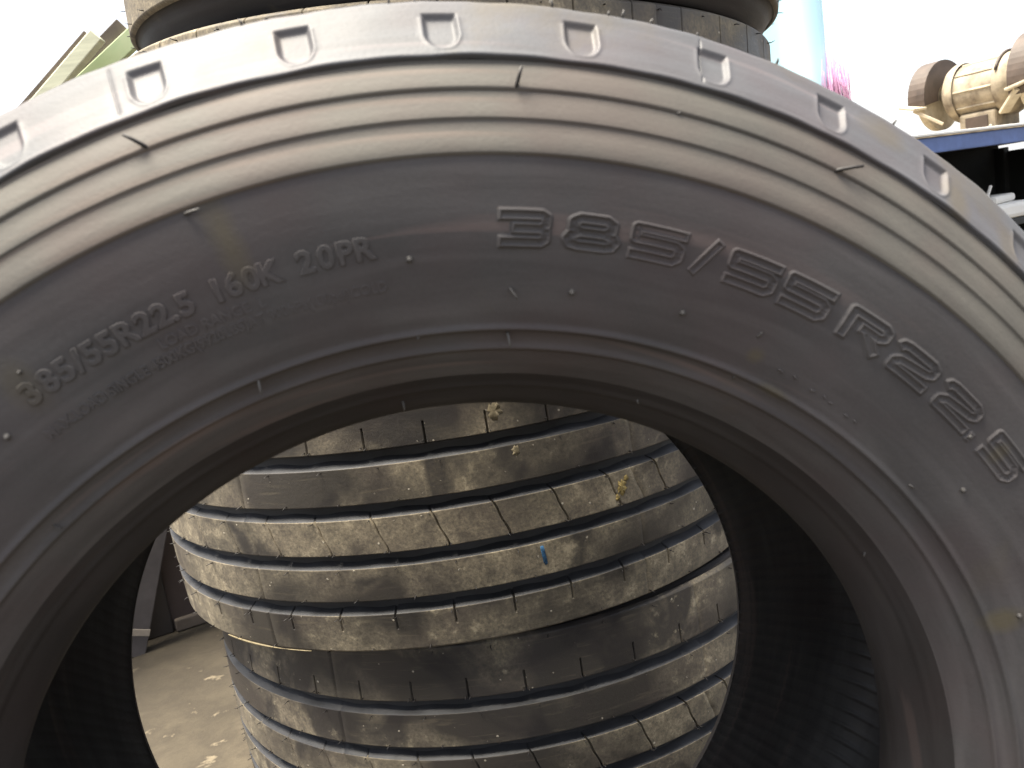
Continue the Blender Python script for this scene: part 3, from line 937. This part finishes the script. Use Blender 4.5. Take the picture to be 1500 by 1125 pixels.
# ------------------------------------------------------------------ behind on the left: trestle cabinet seen through the hole
tb = thing('work_table', 'dark brown work table with a slanted grey leg, left of the tyre stack', 'table', (-0.68, 1.56, -0.4975), (0, 0, math.radians(20)))
def tbox(name, c, s, mat, bev=0.004):
    bm = bmesh.new(); add_box(bm, c, s, bev=bev)
    return bm_obj(name, bm, mat, tb)
tbox('side_panel', (-0.09, 0.03, 0.33), (0.20, 0.03, 0.66), M['cabinet'])
tbox('front_panel', (0.195, 0.04, 0.33), (0.39, 0.03, 0.66), M['cabinet_brown'])
tbox('table_top', (0.05, 0.32, 0.685), (1.0, 0.72, 0.045), M['brown'])
tbox('foot_rail', (0.20, 0.012, 0.018), (0.37, 0.02, 0.032), M['brown'])
for x, y in ((-0.38, 0.60), (0.46, 0.60), (0.46, 0.06)):
    tbox('leg', (x, y, 0.33), (0.05, 0.05, 0.66), M['cabinet'])
bm = bmesh.new()
add_bar(bm, (-0.097, -0.045, 0.0), (0.158, -0.045, 0.665), 0.055, 0.03, (0, 1, 0))
lg = bm_obj('leg', bm, M['post'], tb)
bm = bmesh.new()
add_bar(bm, (-0.078, -0.045, 0.050), (-0.072, -0.045, 0.0656), 0.0575, 0.0325, (0, 1, 0), 0.001)
bm_obj('tape_band', bm, M['tape'], lg)

# ------------------------------------------------------------------ behind on the left, over the tyre: timber frame
tf = thing('leaning_scaffold', 'pale wooden batten and green board of a leaning frame against the bright sky', 'timber frame', (-0.6, 1.25, -0.4975))
def tfbar(name, p, q, w, d, mat, up=(0, 1, 0)):
    o = Vector((-0.6, 1.25, -0.4975))
    bm = bmesh.new(); add_bar(bm, Vector(p) - o, Vector(q) - o, w, d, up)
    return bm_obj(name, bm, mat, tf)
tfbar('batten', (-1.05, 1.25, 0.375), (-0.462, 1.25, 0.868), 0.026, 0.03, M['plank'])
tfbar('edge_strip', (-1.06, 1.262, 0.397), (-0.482, 1.262, 0.876), 0.010, 0.034, M['brown'])
tfbar('green_board', (-0.75, 1.32, 0.645), (-0.39, 1.32, 0.890), 0.036, 0.02, M['green'])
tfbar('brown_rail', (-0.72, 1.335, 0.68), (-0.425, 1.335, 0.899), 0.045, 0.02, M['brown'])
tfbar('brown_rail', (-0.70, 1.335, 0.595), (-0.36, 1.335, 0.823), 0.035, 0.02, M['brown'])
tfbar('leg', (-1.03, 1.285, -0.4975), (-1.03, 1.285, 0.44), 0.05, 0.045, M['brown'])
tfbar('leg', (-0.88, 1.40, -0.4975), (-0.66, 1.365, 0.72), 0.05, 0.035, M['brown'])
tfbar('foot_rail', (-1.03, 1.32, -0.40), (-0.86, 1.39, -0.40), 0.05, 0.03, M['brown'])

# ------------------------------------------------------------------ right: bench with grinder
E1 = Vector((0.918, 0.397, 0)); E2 = Vector((-0.397, 0.918, 0))
BO = Vector((1.05, 1.158, -0.4975))
bench = thing('work_bench', 'steel work bench with a blue front rail and a dark recess below', 'bench', BO, (0, 0, math.atan2(0.397, 0.918)))
def bbox(name, c, s, mat, bev=0.003, parent=None):
    bm = bmesh.new(); add_box(bm, c, s, bev=bev)
    return bm_obj(name, bm, mat, parent or bench)
ZT = 0.946
bbox('front_rail', (1.0, 0.0, ZT - 0.022), (2.0, 0.012, 0.036), M['blue_rail'])
bbox('bench_top', (1.0, 0.40, ZT - 0.009), (2.0, 0.78, 0.022), M['cast'])
bbox('top_lip', (1.0, -0.004, ZT + 0.003), (2.0, 0.024, 0.006), M['paper'], 0.001)
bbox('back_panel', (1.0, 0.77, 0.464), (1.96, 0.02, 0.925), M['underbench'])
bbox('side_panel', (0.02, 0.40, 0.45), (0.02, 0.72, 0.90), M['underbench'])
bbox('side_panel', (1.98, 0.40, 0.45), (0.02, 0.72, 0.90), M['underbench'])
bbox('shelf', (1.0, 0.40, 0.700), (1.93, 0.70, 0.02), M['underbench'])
for x in (0.04, 1.96):
    for y in (0.03, 0.74):
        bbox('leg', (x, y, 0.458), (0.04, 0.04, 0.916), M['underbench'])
def bpt(x, y, z):
    return BO + E1 * x + E2 * y + Vector((0, 0, z))
# bits lying on the shelf
def on_shelf(name, label, cat, x, y, build, mat, rz=0):
    bm = bmesh.new(); build(bm)
    o = bm_obj(name, bm, mat)
    o.location = bpt(x, y, 0.710)
    o.rotation_euler.z = math.atan2(0.397, 0.918) + rz
    return tag(o, label, cat)
on_shelf('paper_bundle', 'white crumpled paper bundle lying under the bench', 'paper', 0.69, 0.12,
         lambda bm: (add_box(bm, (0, 0, 0.022), (0.22, 0.15, 0.043), bev=0.012), add_box(bm, (0.02, 0.01, 0.055), (0.16, 0.12, 0.022), Matrix.Rotation(0.2, 3, 'Z'), 0.008)), M['paper'])
on_shelf('wood_offcut', 'small brown wood offcut beside the paper under the bench', 'wood', 0.53, 0.10,
         lambda bm: (add_box(bm, (0, 0, 0.03), (0.09, 0.07, 0.058), Matrix.Rotation(0.4, 3, 'Z'), 0.006), add_box(bm, (0.04, 0.02, 0.01), (0.14, 0.03, 0.018), bev=0.003)), M['guard'])
on_shelf('steel_rod', 'short pale rod sticking up beside the paper under the bench', 'rod', 0.58, 0.07,
         lambda bm: add_tube(bm, [(0, 0, 0.0), (0.03, 0, 0.045), (0.065, 0, 0.095)], 0.0045, 8), M['paper'])

# bench grinder
GA = Vector((0.36, -0.933, 0)).normalized()          # shaft direction, towards the camera side
GS = Vector((-GA.y, GA.x, 0))                        # right-hand side of the shaft... horizontal across it
GC = Vector((1.755, 1.650, -0.4975 + ZT + 0.135))
gr = thing('bench_grinder', 'dusty tan bench grinder with two wheels and brown guards on the blue bench', 'grinder', (GC.x, GC.y, -0.4975 + ZT))
gr.scale = (0.92, 0.92, 0.92)
Gz = Vector((0, 0, 0.135))
def gl(a, s, z):          # along shaft, across, up from the shaft
    return GA * a + GS * s + Vector((0, 0, z)) + Gz
def glathe(name, prof, mat, seg=48, parent=None, a0=0, s0=0, z0=0):
    bm = bmesh.new(); add_lathe(bm, prof, gl(a0, s0, z0), GA, seg)
    return bm_obj(name, bm, mat, parent or gr, True)
RG = Matrix((GA, GS, Vector((0, 0, 1)))).transposed()
def gbox(name, c, s, mat, parent=None, bev=0.004, rot=None):
    bm = bmesh.new(); add_box(bm, gl(*c), s, RG if rot is None else RG @ rot, bev)
    return bm_obj(name, bm, mat, parent or gr)
motor = glathe('motor_body', [(0.0, -0.085), (0.070, -0.085), (0.080, -0.080), (0.082, -0.07), (0.082, 0.07), (0.080, 0.080), (0.070, 0.085), (0.0, 0.085)], M['cast'])
for s in (-1, 1):
    glathe('end_bell', [(0.089, s * 0.062), (0.090, s * 0.070), (0.090, s * 0.082), (0.084, s * 0.094), (0.060, s * 0.112), (0.034, s * 0.122), (0.030, s * 0.135), (0, s * 0.135)], M['cast'])
for k in range(10):
    ang = 2 * PI * k / 10
    bm = bmesh.new()
    add_bar(bm, gl(-0.06, math.cos(ang) * 0.0825, math.sin(ang) * 0.0825), gl(0.06, math.cos(ang) * 0.0825, math.sin(ang) * 0.0825), 0.006, 0.006, (0.3, 0.2, 0.9), 0.001)
    bm_obj('cooling_fin', bm, M['cast'], motor)
ped = gbox('pedestal', (0, 0, -0.100), (0.115, 0.130, 0.066), M['cast'], bev=0.008)
gbox('nameplate', (0.0, -0.0665, -0.098), (0.07, 0.003, 0.035), M['guard'], ped, 0.001)
for a, s in ((-0.045, -0.067), (0.045, -0.067)):
    bm = bmesh.new(); add_lathe(bm, [(0, 0.008), (0.007, 0.008), (0.008, 0.004), (0.008, -0.004)], gl(a, s, -0.118), -GS, 8)
    bm_obj('bolt', bm, M['steel'], ped, True)
gbox('base_plate', (0, 0, -0.1295), (0.19, 0.17, 0.011), M['cast'], bev=0.003)
for s, wr in ((-1, 0.098), (1, 0.112)):
    wheel = glathe('grinding_wheel', [(0.0, s * 0.150), (wr - 0.002, s * 0.150), (wr, s * 0.152), (wr, s * 0.174), (wr - 0.002, s * 0.176), (0.052, s * 0.176), (0.048, s * 0.174), (0.0, s * 0.174)], M['stone'])
    glathe('flange', [(0.046, s * 0.174), (0.046, s * 0.179), (0.038, s * 0.186), (0.020, s * 0.190), (0, s * 0.190)], M['cast'], 40, wheel)
    glathe('nut', [(0.015, s * 0.188), (0.015, s * 0.202), (0.010, s * 0.204), (0.008, s * 0.206), (0.008, s * 0.218), (0, s * 0.219)], M['guard'], 6, wheel)
    glathe('shaft', [(0.012, s * 0.12), (0.012, s * 0.152)], M['steel'], 16, wheel)
    # guard: a curved band over the wheel with its inner cheek
    bm = bmesh.new()
    R0 = wr + 0.016
    n = 22
    a_from, a_to = (math.radians(35), math.radians(200)) if s > 0 else (math.radians(-10), math.radians(190))
    rings = []
    for i in range(n + 1):
        th = a_from + (a_to - a_from) * i / n
        c_, s_ = math.cos(th), math.sin(th)
        rings.append([bm.verts.new(gl(s * aa, c_ * rr, s_ * rr)) for aa, rr in ((0.136, 0.045), (0.136, R0), (0.190, R0), (0.190, R0 + 0.003), (0.133, R0 + 0.003), (0.133, 0.045))])
    for r0, r1 in zip(rings, rings[1:]):
        for j in range(6):
            bm.faces.new((r0[j], r0[(j + 1) % 6], r1[(j + 1) % 6], r1[j]))
    bm.faces.new(rings[0]); bm.faces.new(rings[-1][::-1])
    bm_obj('wheel_guard', bm, M['guard'], gr)
    bm = bmesh.new()
    add_bar(bm, gl(s * 0.095, -0.085, -0.085), gl(s * 0.165, -0.125, -0.030), 0.03, 0.010, (0, 0, 1))
    add_bar(bm, gl(s * 0.135, -0.135, -0.028), gl(s * 0.200, -0.120, -0.012), 0.05, 0.008, (0, 0, 1))
    bm_obj('tool_rest', bm, M['stone'], gr)
bm = bmesh.new()
add_tube(bm, [gl(0.075, math.cos(t_) * 0.094, math.sin(t_) * 0.094) for t_ in np.linspace(0.4, 2.7, 16)], 0.0045, 8)
bm_obj('clamp_band', bm, M['guard'], gr, True)

# ------------------------------------------------------------------ blue sheet and pink twine behind, right of the stack
def build_tarp():
    bm = bmesh.new()
    nx, nz = 24, 30
    def P(i, j, back):
        u, v = i / nx, j / nz
        x = (u - 0.5) * 0.62
        z = 1.62 * v
        w = 0.018 * math.sin(u * 17 + v * 2) + 0.012 * math.sin(u * 31 + 1.3)
        # right lower hem pulls in
        x -= 0.035 * max(0, u - 0.6) / 0.4 * math.exp(-((z - 0.98) / 0.12) ** 2)
        return (x, w + (0.004 if back else 0), z)
    fr = [[bm.verts.new(P(i, j, False)) for j in range(nz + 1)] for i in range(nx + 1)]
    bk = [[bm.verts.new(P(i, j, True)) for j in range(nz + 1)] for i in range(nx + 1)]
    for i in range(nx):
        for j in range(nz):
            bm.faces.new((fr[i][j], fr[i + 1][j], fr[i + 1][j + 1], fr[i][j + 1]))
            bm.faces.new((bk[i][j], bk[i][j + 1], bk[i + 1][j + 1], bk[i + 1][j]))
    for i in range(nx):
        bm.faces.new((fr[i][0], bk[i][0], bk[i + 1][0], fr[i + 1][0]))
        bm.faces.new((fr[i][nz], fr[i + 1][nz], bk[i + 1][nz], bk[i][nz]))
    for j in range(nz):
        bm.faces.new((fr[0][j], fr[0][j + 1], bk[0][j + 1], bk[0][j]))
        bm.faces.new((fr[nx][j], bk[nx][j], bk[nx][j + 1], fr[nx][j + 1]))
    return bm
tp = thing('tarpaulin_screen', 'light blue tarpaulin sheet hanging upright beside the tyre stack', 'tarpaulin', (1.06, 1.89, -0.4975), (0, 0, math.radians(-27)))
bm_o = bm_obj('sheet', build_tarp(), M['tarp'], tp, True)
for x in (-0.32,):
    bm = bmesh.new(); add_lathe(bm, [(0.012, 0), (0.012, 1.66), (0, 1.665)], (x, 0.03, 0), (0, 0, 1), 16)
    bm_obj('pole', bm, M['steel'], tp, True)
bm = bmesh.new(); add_tube(bm, [(-0.33, 0.0, 1.625), (0.33, 0.0, 1.625)], 0.010, 10)
bm_obj('top_rail', bm, M['steel'], tp, True)
bm = bmesh.new(); add_lathe(bm, [(0.0, 0.0), (0.16, 0.0), (0.16, 0.012), (0.03, 0.02), (0.0, 0.02)], (-0.32, 0.03, 0), (0, 0, 1), 24)
bm_obj('foot_plate', bm, M['steel'], tp, True)

tw = thing('pink_broom', 'bundle of pink plastic bristles standing beside the blue tarpaulin', 'broom', (1.325, 1.765, -0.438))
bm = bmesh.new(); add_lathe(bm, [(0.0, 0.0), (0.012, 0.0), (0.013, 0.98), (0.0, 0.98)], (0, 0, 0), (0, 0, 1), 14)
bm_obj('handle', bm, M['plank'], tw, True)
bm = bmesh.new(); add_box(bm, (0, 0, 0.995), (0.16, 0.05, 0.05), Matrix.Rotation(-0.6, 3, 'Z'), 0.008)
bm_obj('broom_head', bm, M['pink'], tw)
bm = bmesh.new()
for i in range(230):
    u = random.uniform(-0.075, 0.075); v = random.uniform(-0.02, 0.02)
    c, s = math.cos(-0.6), math.sin(-0.6)
    p = Vector((u * c - v * s, u * s + v * c, 1.01))
    top = Vector((p.x * random.uniform(0.55, 1.15), p.y * random.uniform(0.55, 1.15), random.uniform(1.13, 1.235) - 0.35 * abs(u + 0.03)))
    mid_ = (p + top) / 2 + Vector((random.uniform(-.006, .006), random.uniform(-.006, .006), 0))
    add_tube(bm, [p, mid_, top], [0.0013, 0.0012, 0.0008], 4)
bz = bm_obj('bristles', bm, M['pink'], tw, True)
bz['kind'] = 'stuff'
